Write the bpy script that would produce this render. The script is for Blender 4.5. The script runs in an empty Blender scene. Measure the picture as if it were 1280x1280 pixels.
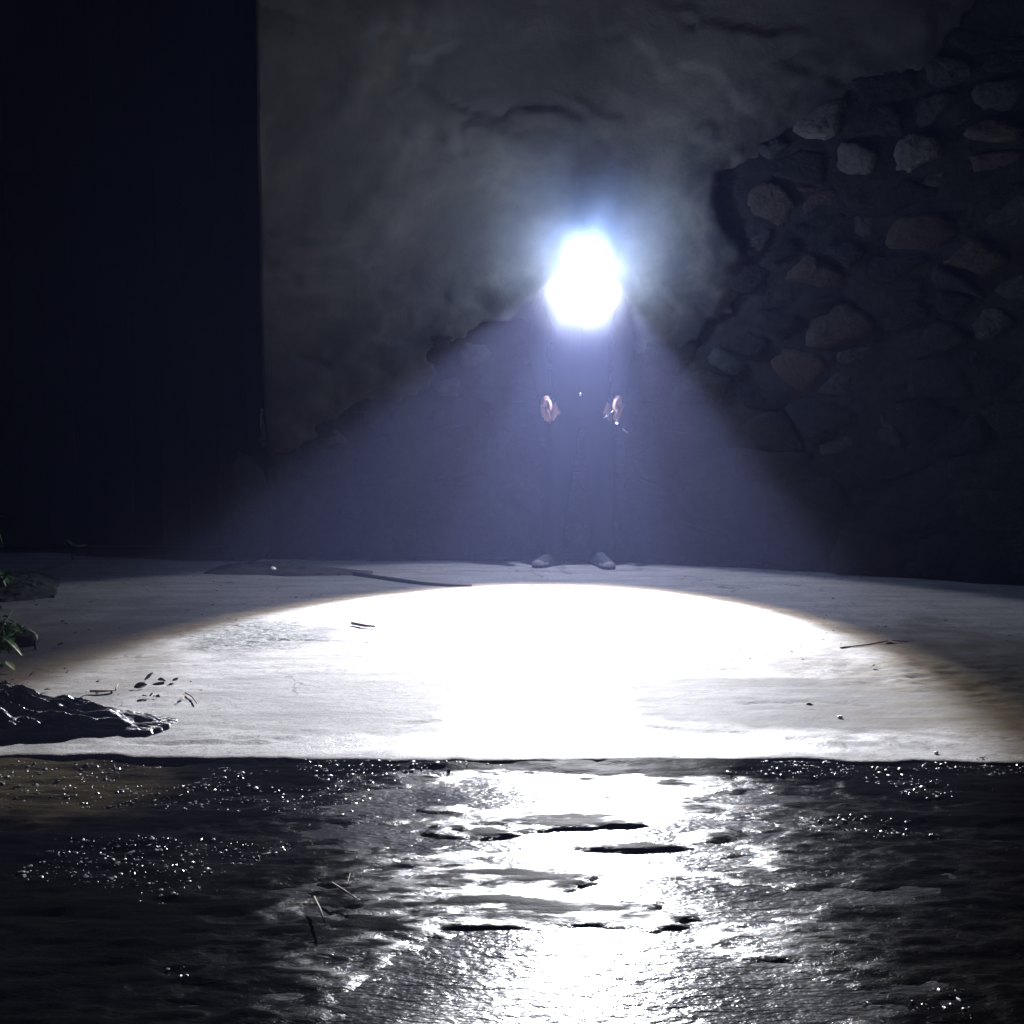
import bpy, bmesh, math, random
import numpy as np
from mathutils import Vector, Matrix

random.seed(7)
R = math.radians
scn = bpy.context.scene
col = scn.collection

# ------------------------------------------------------------------ camera
F = 1380.0 / 1280.0
PITCH = math.atan(130 / 1380)
CAM_H = 0.83
cam_d = bpy.data.cameras.new('camera')
cam = bpy.data.objects.new('camera', cam_d)
col.objects.link(cam)
cam_d.sensor_width = 36
cam_d.lens = 36 * F
cam_d.clip_start = 0.02
cam_d.clip_end = 500
cam.location = (0, 0, CAM_H)
cam.rotation_euler = (R(90) - PITCH, 0, 0)
scn.camera = cam

# ------------------------------------------------------------------ night sky and moonlight
w = bpy.data.worlds.new('World')
scn.world = w
w.use_nodes = True
nt = w.node_tree
sky = nt.nodes.new('ShaderNodeTexSky')
sky.sky_type = 'NISHITA'
sky.sun_disc = False
sky.sun_elevation = R(-4)
sky.sun_rotation = R(200)
nt.links.new(sky.outputs[0], nt.nodes['Background'].inputs[0])
nt.nodes['Background'].inputs[1].default_value = 0.004
sun_d = bpy.data.lights.new('moonlight', 'SUN')
sun_d.energy = 0.002
sun_d.angle = R(0.5)
sun_d.color = (0.8, 0.88, 1.0)
sun = bpy.data.objects.new('moonlight', sun_d)
sun.rotation_euler = (R(50), 0, R(-20))
col.objects.link(sun)

scn.view_settings.view_transform = 'Standard'
scn.view_settings.look = 'None'
scn.view_settings.gamma = 1
scn.view_settings.use_curve_mapping = False
scn.view_settings.exposure = 0.0
scn.cycles.use_denoising = True
try:
    scn.cycles.denoiser = 'OPENIMAGEDENOISE'
except Exception:
    pass
scn.cycles.max_bounces = 6
scn.cycles.volume_bounces = 1
scn.cycles.sample_clamp_indirect = 4
scn.cycles.caustics_reflective = False
scn.cycles.caustics_refractive = False
scn.cycles.volume_step_rate = 1.0

# the headlamp: where it is and where it points
LAMP = Vector((0.390, 5.585, 1.615))
AX_T, AX_YAW = R(44.0), R(-11.0)
AXIS = Vector((math.sin(AX_T) * math.sin(AX_YAW), -math.sin(AX_T) * math.cos(AX_YAW), -math.cos(AX_T)))
MAIN_W, WARM_W, SPILL_W, HALO_W = 2650.0, 760.0, 165.0, 60.0
CONE = 58.0

# ------------------------------------------------------------------ helpers
def tag(o, label=None, cat=None, group=None, kind=None):
    if label: o['label'] = label
    if cat: o['category'] = cat
    if group: o['group'] = group
    if kind: o['kind'] = kind
    return o

def empty(name, loc, rz=0.0):
    o = bpy.data.objects.new(name, None)
    col.objects.link(o)
    o.location = loc
    o.rotation_euler = (0, 0, rz)
    o.empty_display_size = 0.1
    return o

def link_mesh(name, me, mat=None, parent=None, smooth=False):
    o = bpy.data.objects.new(name, me)
    col.objects.link(o)
    if mat and not me.materials: me.materials.append(mat)
    if parent: o.parent = parent
    if smooth:
        me.polygons.foreach_set('use_smooth', [True] * len(me.polygons))
    return o

def obj(name, bm, mat=None, parent=None, smooth=False):
    me = bpy.data.meshes.new(name)
    bm.normal_update()
    bm.to_mesh(me)
    bm.free()
    return link_mesh(name, me, mat, parent, smooth)

def box(bm, c, s, rot=None, bev=0.0):
    r = bmesh.ops.create_cube(bm, size=1)
    vs = r['verts']
    bmesh.ops.scale(bm, vec=s, verts=vs)
    if bev:
        es = list({e for v in vs for e in v.link_edges})
        q = bmesh.ops.bevel(bm, geom=es, offset=bev, segments=2, affect='EDGES', profile=0.5)
        vs = list({v for f in q['faces'] for v in f.verts} | {v for v in vs if v.is_valid})
    if rot is not None:
        bmesh.ops.rotate(bm, matrix=rot, verts=vs)
    bmesh.ops.translate(bm, vec=c, verts=vs)
    return vs

def tube(bm, pts, rad, n=8):
    rings = []
    pts = [Vector(p) for p in pts]
    if not isinstance(rad, (list, tuple)): rad = [rad] * len(pts)
    for i, p in enumerate(pts):
        d = (pts[min(i + 1, len(pts) - 1)] - pts[max(i - 1, 0)]).normalized()
        a = d.orthogonal().normalized() if abs(d.z) > .9 else d.cross(Vector((0, 0, 1))).normalized()
        b = d.cross(a)
        rings.append([bm.verts.new(p + (a * math.cos(t) + b * math.sin(t)) * rad[i])
                      for t in [2 * math.pi * k / n for k in range(n)]])
    for r0, r1 in zip(rings, rings[1:]):
        for k in range(n):
            bm.faces.new((r0[k], r0[(k + 1) % n], r1[(k + 1) % n], r1[k]))
    bm.faces.new(rings[0][::-1]); bm.faces.new(rings[-1])

# vectorised value noise
_perm = np.random.default_rng(11).random((256, 256))
def vnoise(x, y):
    xi = np.floor(x).astype(int); yi = np.floor(y).astype(int)
    fx = x - xi; fy = y - yi
    fx = fx * fx * (3 - 2 * fx); fy = fy * fy * (3 - 2 * fy)
    g = lambda a, b: _perm[(a) & 255, (b) & 255]
    return (g(xi, yi) * (1 - fx) + g(xi + 1, yi) * fx) * (1 - fy) + (g(xi, yi + 1) * (1 - fx) + g(xi + 1, yi + 1) * fx) * fy
def fbm(x, y, o=4, gain=.5):
    s = np.zeros_like(x, dtype=float); a = 1.0; t = 0.0
    for i in range(o):
        s = s + a * (vnoise(x * 2 ** i + 17.3 * i, y * 2 ** i + 9.1 * i) * 2 - 1); t += a; a *= gain
    return s / t
def sstep(a, b, x):
    t = np.clip((x - a) / (b - a), 0, 1)
    return t * t * (3 - 2 * t)

def grid_mesh(name, xs, ys, zf):
    X, Y = np.meshgrid(xs, ys)
    Z = zf(X, Y)
    co = np.stack([X, Y, Z], -1).reshape(-1, 3)
    nx, ny = len(xs), len(ys)
    i = np.arange(nx - 1)[None, :] + nx * np.arange(ny - 1)[:, None]
    f = np.stack([i, i + 1, i + 1 + nx, i + nx], -1).reshape(-1, 4)
    me = bpy.data.meshes.new(name)
    me.from_pydata(co.tolist(), [], f.tolist())
    return me

def ray(u, v):
    f = 1380.0
    a = (u - 640) / f; b = -(v - 640) / f
    return Vector((a, math.cos(PITCH) + b * math.sin(PITCH), -math.sin(PITCH) + b * math.cos(PITCH)))
def on_ground(u, v, z=0.0):
    r = ray(u, v)
    t = (z - CAM_H) / r.z
    return Vector((r.x * t, r.y * t, z))
def at_depth(u, v, y):
    r = ray(u, v)
    t = y / r.y
    return Vector((r.x * t, y, CAM_H + r.z * t))

# ------------------------------------------------------------------ materials
class M:
    def __init__(s, name):
        s.m = bpy.data.materials.new(name); s.m.use_nodes = True
        s.t = s.m.node_tree; s.b = s.t.nodes['Principled BSDF']
        s.tc = s.t.nodes.new('ShaderNodeTexCoord')
    def set(s, **k):
        for a, v in k.items():
            s.b.inputs[a.replace('_', ' ')].default_value = v
        return s
    def n(s, typ, **k):
        q = s.t.nodes.new(typ)
        for a, v in k.items(): setattr(q, a, v)
        return q
    def l(s, a, b): s.t.links.new(a, b)
    def mapping(s, scale=(1, 1, 1), loc=(0, 0, 0), rot=(0, 0, 0), src='Object'):
        q = s.n('ShaderNodeMapping')
        q.inputs['Scale'].default_value = scale; q.inputs['Location'].default_value = loc
        q.inputs['Rotation'].default_value = rot
        s.l(s.tc.outputs[src], q.inputs['Vector'])
        return q.outputs['Vector']
    def noise(s, scale, detail=6, rough=.6, vec=None, dist=0.0):
        q = s.n('ShaderNodeTexNoise')
        q.inputs['Scale'].default_value = scale; q.inputs['Detail'].default_value = detail
        q.inputs['Roughness'].default_value = rough; q.inputs['Distortion'].default_value = dist
        s.l(vec if vec is not None else s.tc.outputs['Object'], q.inputs['Vector'])
        return q.outputs['Fac']
    def ramp(s, fac, stops, interp='LINEAR'):
        q = s.n('ShaderNodeValToRGB'); cr = q.color_ramp; cr.interpolation = interp
        while len(cr.elements) < len(stops): cr.elements.new(.5)
        for e, (p, c) in zip(cr.elements, stops):
            e.position = p
            e.color = (c, c, c, 1) if isinstance(c, (int, float)) else (*c, 1)
        s.l(fac, q.inputs['Fac'])
        return q.outputs['Color']
    def mix(s, fac, a, b, mode='MIX'):
        q = s.n('ShaderNodeMix', data_type='RGBA', blend_type=mode)
        for sock, v in ((0, fac), (6, a), (7, b)):
            if isinstance(v, bpy.types.NodeSocket): s.l(v, q.inputs[sock])
            elif isinstance(v, (int, float)) and sock == 0: q.inputs[sock].default_value = v
            else: q.inputs[sock].default_value = (v, v, v, 1) if isinstance(v, (int, float)) else (*v, 1)
        return q.outputs[2]
    def math(s, op, a, b=0.0):
        q = s.n('ShaderNodeMath', operation=op)
        for i, v in enumerate((a, b)):
            if isinstance(v, bpy.types.NodeSocket): s.l(v, q.inputs[i])
            else: q.inputs[i].default_value = v
        return q.outputs[0]
    def bump(s, h, strength=.5, dist=.01, prev=None):
        q = s.n('ShaderNodeBump')
        q.inputs['Strength'].default_value = strength; q.inputs['Distance'].default_value = dist
        s.l(h, q.inputs['Height'])
        if prev is not None: s.l(prev, q.inputs['Normal'])
        return q.outputs['Normal']
    def out(s, c=None, r=None, nrm=None):
        if c is not None: s.l(c, s.b.inputs['Base Color'])
        if r is not None: s.l(r, s.b.inputs['Roughness'])
        if nrm is not None: s.l(nrm, s.b.inputs['Normal'])
        return s.m
    def blob(s, cx, cy, rx, ry, soft=.5, warp=.35, wscale=6):
        """1 inside an irregular patch on the ground round (cx, cy), 0 outside"""
        wv = s.noise(wscale, 4, .6)
        v = s.mapping((1 / rx, 1 / ry, 0), (-cx / rx, -cy / ry, 0))
        q = s.n('ShaderNodeVectorMath', operation='LENGTH'); s.l(v, q.inputs[0])
        d = s.math('ADD', q.outputs['Value'], s.math('MULTIPLY', s.math('SUBTRACT', wv, .5), warp * 4))
        return s.ramp(d, [(max(0, 1 - soft) * .5, 1.0), (min(1.0, (1 + soft * .3) * .5), 0.0)]) if False else \
            s.math('SUBTRACT', 1.0, s.sm(d, 1 - soft, 1 + soft * .4))
    def sm(s, x, a, b):
        q = s.n('ShaderNodeMapRange', interpolation_type='SMOOTHSTEP')
        s.l(x, q.inputs['Value'])
        q.inputs['From Min'].default_value = a; q.inputs['From Max'].default_value = b
        return q.outputs['Result']

def plain(name, c, rough=.7, metal=0.0, spec=.5, ns=30, var=.25, bump=.15, bd=.003):
    m = M(name)
    n = m.noise(ns, 5, .6)
    lo = tuple(x * (1 - var) for x in c); hi = tuple(min(1, x * (1 + var)) for x in c)
    m.set(Metallic=metal); m.b.inputs['Specular IOR Level'].default_value = spec
    m.b.inputs['Roughness'].default_value = rough
    return m.out(m.ramp(n, [(.3, lo), (.7, hi)]), None, m.bump(n, bump, bd))

# concrete slab
m = M('concrete')
big = m.noise(1.3, 5, .55, m.mapping((.6, 1.5, 1)))
mid = m.noise(9, 6, .65, m.mapping((.7, 1.8, 1)))
fine = m.noise(140, 4, .7)
base = m.ramp(big, [(.32, (.115, .113, .115)), (.68, (.205, .20, .20))])
base = m.mix(m.ramp(mid, [(.35, 0.0), (.62, .55)]), base, (.24, .237, .235))
base = m.mix(m.ramp(fine, [(.45, .0), (.75, .6)]), base, (.05, .048, .046))
spk = m.noise(48, 6, .78, m.mapping((.8, 1.3, 1)))
base = m.mix(m.ramp(spk, [(.50, .0), (.66, .75)]), base, (.055, .053, .051))
crk = m.n('ShaderNodeTexVoronoi', feature='DISTANCE_TO_EDGE'); crk.inputs['Scale'].default_value = 2.3
wv = m.n('ShaderNodeMix', data_type='VECTOR'); wv.inputs[0].default_value = .25
m.l(m.mapping((.6, 1.3, 1)), wv.inputs[4])
nzc = m.n('ShaderNodeTexNoise'); nzc.inputs['Scale'].default_value = 5; nzc.inputs['Detail'].default_value = 5; m.l(m.tc.outputs['Object'], nzc.inputs['Vector'])
m.l(nzc.outputs['Color'], wv.inputs[5]); m.l(wv.outputs[1], crk.inputs['Vector'])
crack = m.math('MULTIPLY', m.ramp(crk.outputs['Distance'], [(.002, 1.0), (.010, 0.0)]), m.ramp(m.noise(1.7, 3, .5), [(.48, 0.0), (.6, .8)]))
base = m.mix(crack, base, (.02, .02, .02))
damp = m.blob(.80, 3.08, .58, .30, .12, .22, 3)
base = m.mix(m.math('MULTIPLY', damp, .88), base, (.026, .0255, .025))
damp2 = m.blob(-.42, 3.2, .5, .35, .4, .35, 3)
base = m.mix(m.math('MULTIPLY', damp2, .25), base, (.09, .088, .088))
scuff = m.blob(-.95, 3.98, .28, .34, .5, .5, 8)
grit = m.ramp(m.noise(38, 7, .8, m.mapping((1, 1.5, 1)), 1.2), [(.46, 0.0), (.53, 1.0)])
base = m.mix(m.math('MULTIPLY', m.math('MULTIPLY', scuff, grit), .95), base, (.012, .019, .02))
scuff2 = m.blob(1.15, 3.45, .30, .22, .5, .5, 10)
base = m.mix(m.math('MULTIPLY', m.math('MULTIPLY', scuff2, grit), .55), base, (.045, .043, .04))
soil = m.blob(-1.55, 3.2, .5, 1.6, .6, .4, 4)
base = m.mix(m.math('MULTIPLY', soil, .6), base, (.05, .042, .028))
soil2 = m.blob(1.50, 3.25, .62, 1.0, .8, .6, 4)
base = m.mix(m.math('MULTIPLY', soil2, .92), base, (.05, .042, .028))
streak = m.ramp(m.noise(4, 6, .7, m.mapping((.5, 3.2, 1))), [(.45, 0.0), (.62, .6)])
base = m.mix(streak, base, (.085, .083, .082))
wet1 = m.blob(.06, 2.98, .24, .42, .5, .5, 5)
wet2 = m.blob(.25, 2.68, .85, .11, .4, .3, 5)
wet = m.math('MAXIMUM', wet1, wet2)
rough = m.math('ADD', m.math('SUBTRACT', .72, m.math('MULTIPLY', wet, .38)), m.math('MULTIPLY', m.math('SUBTRACT', mid, .5), .3))
m.l(m.math('ADD', .12, m.math('MULTIPLY', wet, .4)), m.b.inputs['Specular IOR Level'])
nr = m.bump(m.noise(22, 6, .7, m.mapping((.8, 1.4, 1))), .35, .012)
nr = m.bump(fine, .5, .003, nr)
MAT_CONC = m.out(base, rough, nr)

# wet asphalt / mud in front
m = M('wet_asphalt')
big = m.noise(2.2, 5, .6, m.mapping((.6, 1.6, 1)))
mid = m.noise(16, 6, .65, m.mapping((.6, 1.6, 1)))
fine = m.noise(160, 4, .7)
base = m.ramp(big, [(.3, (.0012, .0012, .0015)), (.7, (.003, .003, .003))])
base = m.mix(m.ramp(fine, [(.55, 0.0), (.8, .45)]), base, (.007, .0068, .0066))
earth = m.blob(-1.35, 2.4, .6, .30, .6, .4, 4)
base = m.mix(m.math('MULTIPLY', earth, .8), base, (.022, .018, .011))
sp = m.n('ShaderNodeSeparateXYZ'); m.l(m.tc.outputs['Object'], sp.inputs[0])
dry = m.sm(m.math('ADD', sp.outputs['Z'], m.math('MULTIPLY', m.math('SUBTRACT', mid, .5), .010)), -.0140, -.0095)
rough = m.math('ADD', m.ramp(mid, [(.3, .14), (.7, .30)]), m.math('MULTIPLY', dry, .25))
glint = m.noise(75, 4, .65, m.mapping((.55, 1.3, 1)), .5)
nr = m.bump(mid, .25, .010)
nr = m.bump(glint, .55, .004, nr)
nr = m.bump(fine, .35, .002, nr)
wet = m.blob(.13, 2.0, .40, 1.2, .8, .45, 4)
m.l(m.math('MULTIPLY', m.math('ADD', .02, m.math('MULTIPLY', wet, .55)), m.math('SUBTRACT', 1.0, m.math('MULTIPLY', dry, .985))), m.b.inputs['Specular IOR Level'])
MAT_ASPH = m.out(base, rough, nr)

# muddy puddle water
m = M('puddle_water')
m.set(Base_Color=(.012, .012, .014, 1), IOR=1.33)
rip = m.noise(38, 3, .55, m.mapping((.45, 1.3, 1)), .6)
rip2 = m.noise(110, 2, .5, m.mapping((.6, 1.2, 1)))
nr = m.bump(rip, .5, .009)
nr = m.bump(rip2, .5, .003, nr)
MAT_WATER = m.out(None, m.ramp(m.noise(5, 3, .5), [(.35, .18), (.7, .32)]), nr)

# earth far around
MAT_EARTH = plain('dark_earth', (.035, .03, .022), .9, ns=6)

# plaster
m = M('old_plaster')
a = m.noise(1.2, 6, .6, m.mapping((1, 1, 1.3)), .6)
b = m.noise(5, 6, .65, None, .4)
c = m.noise(60, 4, .7)
base = m.ramp(a, [(.3, (.080, .071, .053)), (.5, (.118, .106, .080)), (.7, (.168, .152, .116))])
base = m.mix(m.ramp(b, [(.40, .0), (.6, .55)]), base, (.085, .080, .068))
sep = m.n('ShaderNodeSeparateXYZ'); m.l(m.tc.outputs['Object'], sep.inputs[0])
grime_falloff = m.sm(m.math('ADD', sep.outputs['X'], m.math('MULTIPLY', m.math('SUBTRACT', a, .5), 1.6)), .1, 1.7)
base = m.mix(m.math('MULTIPLY', grime_falloff, .85), base, (.014, .0135, .0125))  # right side darkened: grime plus light falling off, both put into the colour
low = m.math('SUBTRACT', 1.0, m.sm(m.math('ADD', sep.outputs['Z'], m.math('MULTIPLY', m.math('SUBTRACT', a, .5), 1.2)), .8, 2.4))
base = m.mix(m.math('MULTIPLY', low, .72), base, (.015, .0145, .013))  # lower plaster darkened in the colour to offset weaker light higher up
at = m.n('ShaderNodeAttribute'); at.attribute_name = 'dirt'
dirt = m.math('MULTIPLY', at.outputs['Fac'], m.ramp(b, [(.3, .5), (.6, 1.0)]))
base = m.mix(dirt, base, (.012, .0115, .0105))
nr = m.bump(b, .4, .02); nr = m.bump(c, .3, .004, nr)
m.set(Roughness=.9); m.b.inputs['Specular IOR Level'].default_value = .15
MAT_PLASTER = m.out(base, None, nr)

# mortar core
MAT_MORTAR = plain('dirty_mortar', (.0075, .0072, .0066), .95, spec=.1, ns=18, var=.5, bump=.6, bd=.02)

# wall stones: colour changes from stone to stone
def stone_mat(name, stops):
    m = M(name)
    oi = m.n('ShaderNodeObjectInfo')
    base = m.ramp(oi.outputs['Random'], stops)
    g = m.noise(11, 7, .7, None, .8)
    base = m.mix(m.ramp(g, [(.35, 0.0), (.7, .7)]), base, tuple(c * .35 for c in stops[0][1]))
    f = m.noise(70, 4, .7)
    base = m.mix(m.ramp(f, [(.5, 0.0), (.8, .4)]), base, tuple(min(1, c * 1.6) for c in stops[-1][1]))
    nr = m.bump(g, .9, .05); nr = m.bump(f, .6, .008, nr)
    m.set(Roughness=.85); m.b.inputs['Specular IOR Level'].default_value = .12
    return m.out(base, None, nr)
MAT_STONE_D = stone_mat('dark_stone', [(0, (.004, .004, .0042)), (.6, (.007, .0068, .0064)), (1, (.013, .012, .0105))])
MAT_STONE_G = stone_mat('grey_stone', [(0, (.017, .017, .0165)), (1, (.034, .033, .030))])
MAT_STONE_P = stone_mat('pale_stone', [(0, (.045, .043, .036)), (1, (.075, .068, .056))])
MAT_STONE_B = stone_mat('brown_stone', [(0, (.022, .0175, .013)), (1, (.044, .032, .022))])
MAT_STONE_R = stone_mat('reddish_stone', [(0, (.024, .016, .015)), (1, (.030, .020, .018))])

MAT_GATE = plain('black_paint', (.003, .003, .0035), .9, spec=.03, ns=14)
MAT_HANDLE = plain('chipped_grey_paint', (.22, .22, .22), .5)
MAT_STEEL = plain('worn_steel', (.35, .35, .36), .35, metal=.9, ns=60)
MAT_BLACK_CLOTH = plain('black_cloth', (.0022, .0022, .0026), 1.0, spec=.0, ns=200)
MAT_TROUSER = plain('dark_denim', (.0025, .003, .004), 1.0, spec=.0, ns=200)
MAT_SKIN = plain('skin', (.26, .15, .125), .55, ns=60, var=.08, bump=.05)
MAT_SHOE = plain('teal_canvas', (.006, .014, .018), .9, ns=80)
MAT_TOE = plain('pinkish_grey_suede', (.09, .075, .08), .85, ns=80)
MAT_SOLE = plain('rubber_sole', (.03, .03, .035), .7)
MAT_HAIR = plain('dark_hair', (.012, .009, .007), .6, ns=90)
MAT_RUBBER = plain('black_rubber', (.012, .012, .013), .5)
MAT_REFLECT = plain('bright_metal', (.8, .82, .86), .2, metal=1.0)
MAT_LEAF = plain('green_leaf', (.030, .085, .018), .42, ns=40, var=.4)
MAT_LEAF_P = plain('pale_leaf', (.32, .36, .22), .5, ns=40)
MAT_STEM = plain('weed_stem', (.05, .07, .025), .6)
MAT_DRYLEAF = plain('dead_leaf', (.022, .017, .013), .75, ns=50)
MAT_TWIG = plain('twig_bark', (.11, .075, .05), .8, ns=60)
MAT_CLOD = plain('dark_soil', (.02, .018, .014), .9, ns=30)
MAT_WHITE = plain('off_white', (.7, .68, .62), .6)
MAT_STUB = plain('pale_wood', (.12, .10, .07), .8)
MAT_PEBBLE = plain('pebble', (.035, .035, .038), .38, spec=.4, ns=40, var=.6)
m = M('black_plastic_film')
m.set(Base_Color=(.055, .055, .06, 1), Roughness=.30)
n1 = m.noise(28, 5, .6, m.mapping((.5, 1.2, 1)), 1.5)
MAT_PLASTIC = m.out(None, None, m.bump(n1, .9, .02))
m = M('sheet_dark'); m.set(Base_Color=(.010, .010, .011, 1), Roughness=.8)
MAT_SHEET = m.out(None, None, m.bump(m.noise(25, 4, .6), .5, .01))
m = M('lamp_lens')
m.set(Base_Color=(.9, .95, 1, 1), Emission_Color=(.82, .9, 1.0, 1), Emission_Strength=90.0)
MAT_LENS = m.m

# ------------------------------------------------------------------ ground
def axis_lines(dense_a, dense_b, step, far_a, far_b):
    d = np.arange(dense_a, dense_b + step * .5, step)
    def spread(start, end):
        out = []; s = step; p = start; sg = 1 if end > start else -1
        while (end - p) * sg > s * 1.6:
            s *= 1.35; p += sg * s; out.append(p)
        out[-1] = end
        return out
    L = spread(dense_a, far_a)[::-1] if far_a < dense_a else []
    Rr = spread(dense_b, far_b) if far_b > dense_b else []
    return np.array(L + list(d) + Rr)

def edge_y(x):          # front edge of the slab
    return 2.55 + .012 * x * -1 + 0.026 * fbm(x * 3.0, x * 0 + 4, 4) + .014 * fbm(x * 22, x * 0 + 8, 3)

def seg_dist(X, Y, pts):
    d = np.full(X.shape, 9.0)
    for (x0, y0), (x1, y1) in zip(pts, pts[1:]):
        dx, dy = x1 - x0, y1 - y0
        t = np.clip(((X - x0) * dx + (Y - y0) * dy) / (dx * dx + dy * dy), 0, 1)
        d = np.minimum(d, np.hypot(X - x0 - t * dx, Y - y0 - t * dy))
    return d
CRACKS = []
for pl in ([(300, 796), (345, 800), (400, 801), (460, 804), (540, 806)],
           [(470, 800), (560, 806), (640, 812)],
           [(500, 905), (570, 898), (650, 903), (760, 899), (860, 914)],
           [(860, 914), (960, 919), (1080, 924)],
           [(150, 928), (260, 930), (330, 929)],
           [(290, 765), (380, 758), (470, 762)],
           [(760, 852), (850, 838), (950, 835)],
           [(1040, 812), (1090, 806), (1140, 803)],
           [(930, 879), (1010, 876), (1090, 882)]):
    CRACKS.append([tuple(on_ground(*p)[:2]) for p in pl])

def slab_z(X, Y):
    z = .004 * fbm(X * 1.2, Y * 2.2, 4) + .0022 * fbm(X * 9, Y * 16, 4)
    d = np.full(X.shape, 9.0)
    wob = .012 * fbm(X * 14, Y * 14, 3)
    for c in CRACKS:
        d = np.minimum(d, seg_dist(X, Y + wob, c))
    z = z - .006 * (1 - sstep(.003, .014, d))
    for (cx, cy, rx, ry, am) in ((-.97, 3.98, .22, .3, .009), (1.15, 3.45, .35, .28, .010), (1.6, 3.2, .4, .4, .012),
                                 (-1.15, 3.3, .5, .4, .005), (.95, 2.72, .7, .07, .007), (-.9, 2.74, .8, .08, .006)):
        q = np.hypot((X - cx) / rx, (Y - cy) / ry)
        z = z + am * (1 - sstep(.5, 1.2, q)) * fbm(X * 16, Y * 34, 4, .65)
    return z

xs = axis_lines(-1.9, 2.1, .02, -9, 9)
ys0 = np.concatenate([np.linspace(0, .012, 3), np.arange(.024, 1.5, .012), np.arange(1.5, 3.9, .025)])
X, T = np.meshgrid(xs, ys0)
Y = edge_y(X) + T
Z = slab_z(X, Y)
Z[0] = -.05; Z[1] = -.006
Y[1] = Y[0] + .001; Y[2] = Y[0] + .010
co = np.stack([X, Y, Z], -1).reshape(-1, 3)
nx, ny = len(xs), len(ys0)
i = np.arange(nx - 1)[None, :] + nx * np.arange(ny - 1)[:, None]
me = bpy.data.meshes.new('concrete_yard')
me.from_pydata(co.tolist(), [], np.stack([i, i + 1, i + 1 + nx, i + nx], -1).reshape(-1, 4).tolist())
tag(link_mesh('concrete_yard', me, MAT_CONC, smooth=True), kind='structure')

WATER = -.0165
MOUNDS = []
for (u, v, hw, hv, hh) in ((625, 1017, 48, 4, .012), (560, 1040, 34, 5, .012), (606, 1044, 30, 5, .013), (705, 1026, 80, 9, .014), (800, 991, 66, 8, .013), (880, 984, 48, 6, .012),
        (760, 966, 34, 3, .010), (520, 975, 50, 9, .013), (548, 963, 26, 4, .012), (622, 966, 22, 3, .010), (832, 960, 30, 3, .011), (690, 992, 26, 3, .010), (860, 1012, 40, 4, .012),
        (790, 1060, 60, 3, .011), (640, 1098, 110, 8, .012), (560, 1080, 50, 4, .010), (700, 1150, 120, 9, .014), (610, 1143, 100, 10, .014), (500, 1140, 90, 12, .012), (790, 1157, 60, 5, .012),
        (480, 1112, 70, 8, .010), (430, 1175, 70, 12, .011), (640, 1132, 130, 7, .013), (600, 1158, 120, 6, .012), (740, 1140, 90, 5, .012), (470, 1160, 100, 9, .012), (560, 1104, 90, 6, .011), (800, 1182, 20, 3, .010), (790, 1196, 14, 4, .010), (560, 1010, 30, 4, .010), (900, 1046, 40, 5, .012)):
    g0 = on_ground(u, v, -.016)
    MOUNDS.append((g0.x, g0.y, hw / 1380 * g0.y, 1.5 * hv * g0.y ** 2 / (1380 * .846), hh))
def lane_z(X, Y):
    side = sstep(.26, .9, np.abs(X - .12))
    z = -.0155 + .013 * side * (.6 + .4 * fbm(X * 2, Y * 3, 3))
    z = z + .012 * fbm(X * 3.6, Y * 15, 5, .6) + .0035 * fbm(X * 24, Y * 42, 3)
    z = z + .0145 * (1 - side) * sstep(2.36, 2.58, Y + .05 + .08 * fbm(X * 5, Y * 0, 3))
    for (cx, cy, rx, ry, hh) in MOUNDS:
        q = ((X - cx) / rx) ** 2 + ((Y - cy) / ry) ** 2 + 2.2 * fbm(X * 9 + cx * 9, Y * 34, 4, .65)
        z = np.maximum(z, np.where(q < 1.1, -.0150 + .48 * hh * np.clip(1.1 - q, 0, 1) ** .6, -9))
    z = z - .016 * np.exp(-(((X - .09) / .26) ** 2 + ((Y - 1.54) / .19) ** 2) ** 2)
    z = z - .010 * np.exp(-((X - .05) / .35) ** 2 - ((Y - 2.45) / .16) ** 2)
    return np.minimum(z, -.001 + .004 * fbm(X * 6, Y * 6, 3))
xs = axis_lines(-1.5, 1.6, .0125, -9, 9)
ys = np.concatenate([axis_lines(1.2, 2.62, .0065, -8, 2.62)])
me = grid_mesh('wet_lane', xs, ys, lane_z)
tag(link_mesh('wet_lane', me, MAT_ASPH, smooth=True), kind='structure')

me = grid_mesh('puddle', np.linspace(-1.0, 1.3, 24), np.linspace(.3, 2.54, 24), lambda X, Y: X * 0 + WATER)
tag(link_mesh('puddle', me, MAT_WATER, smooth=True), kind='structure')

me = grid_mesh('earth_ground', np.linspace(-70, 70, 30), np.linspace(-70, 70, 30), lambda X, Y: X * 0 - .14)
tag(link_mesh('earth_ground', me, MAT_EARTH), kind='structure')

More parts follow.
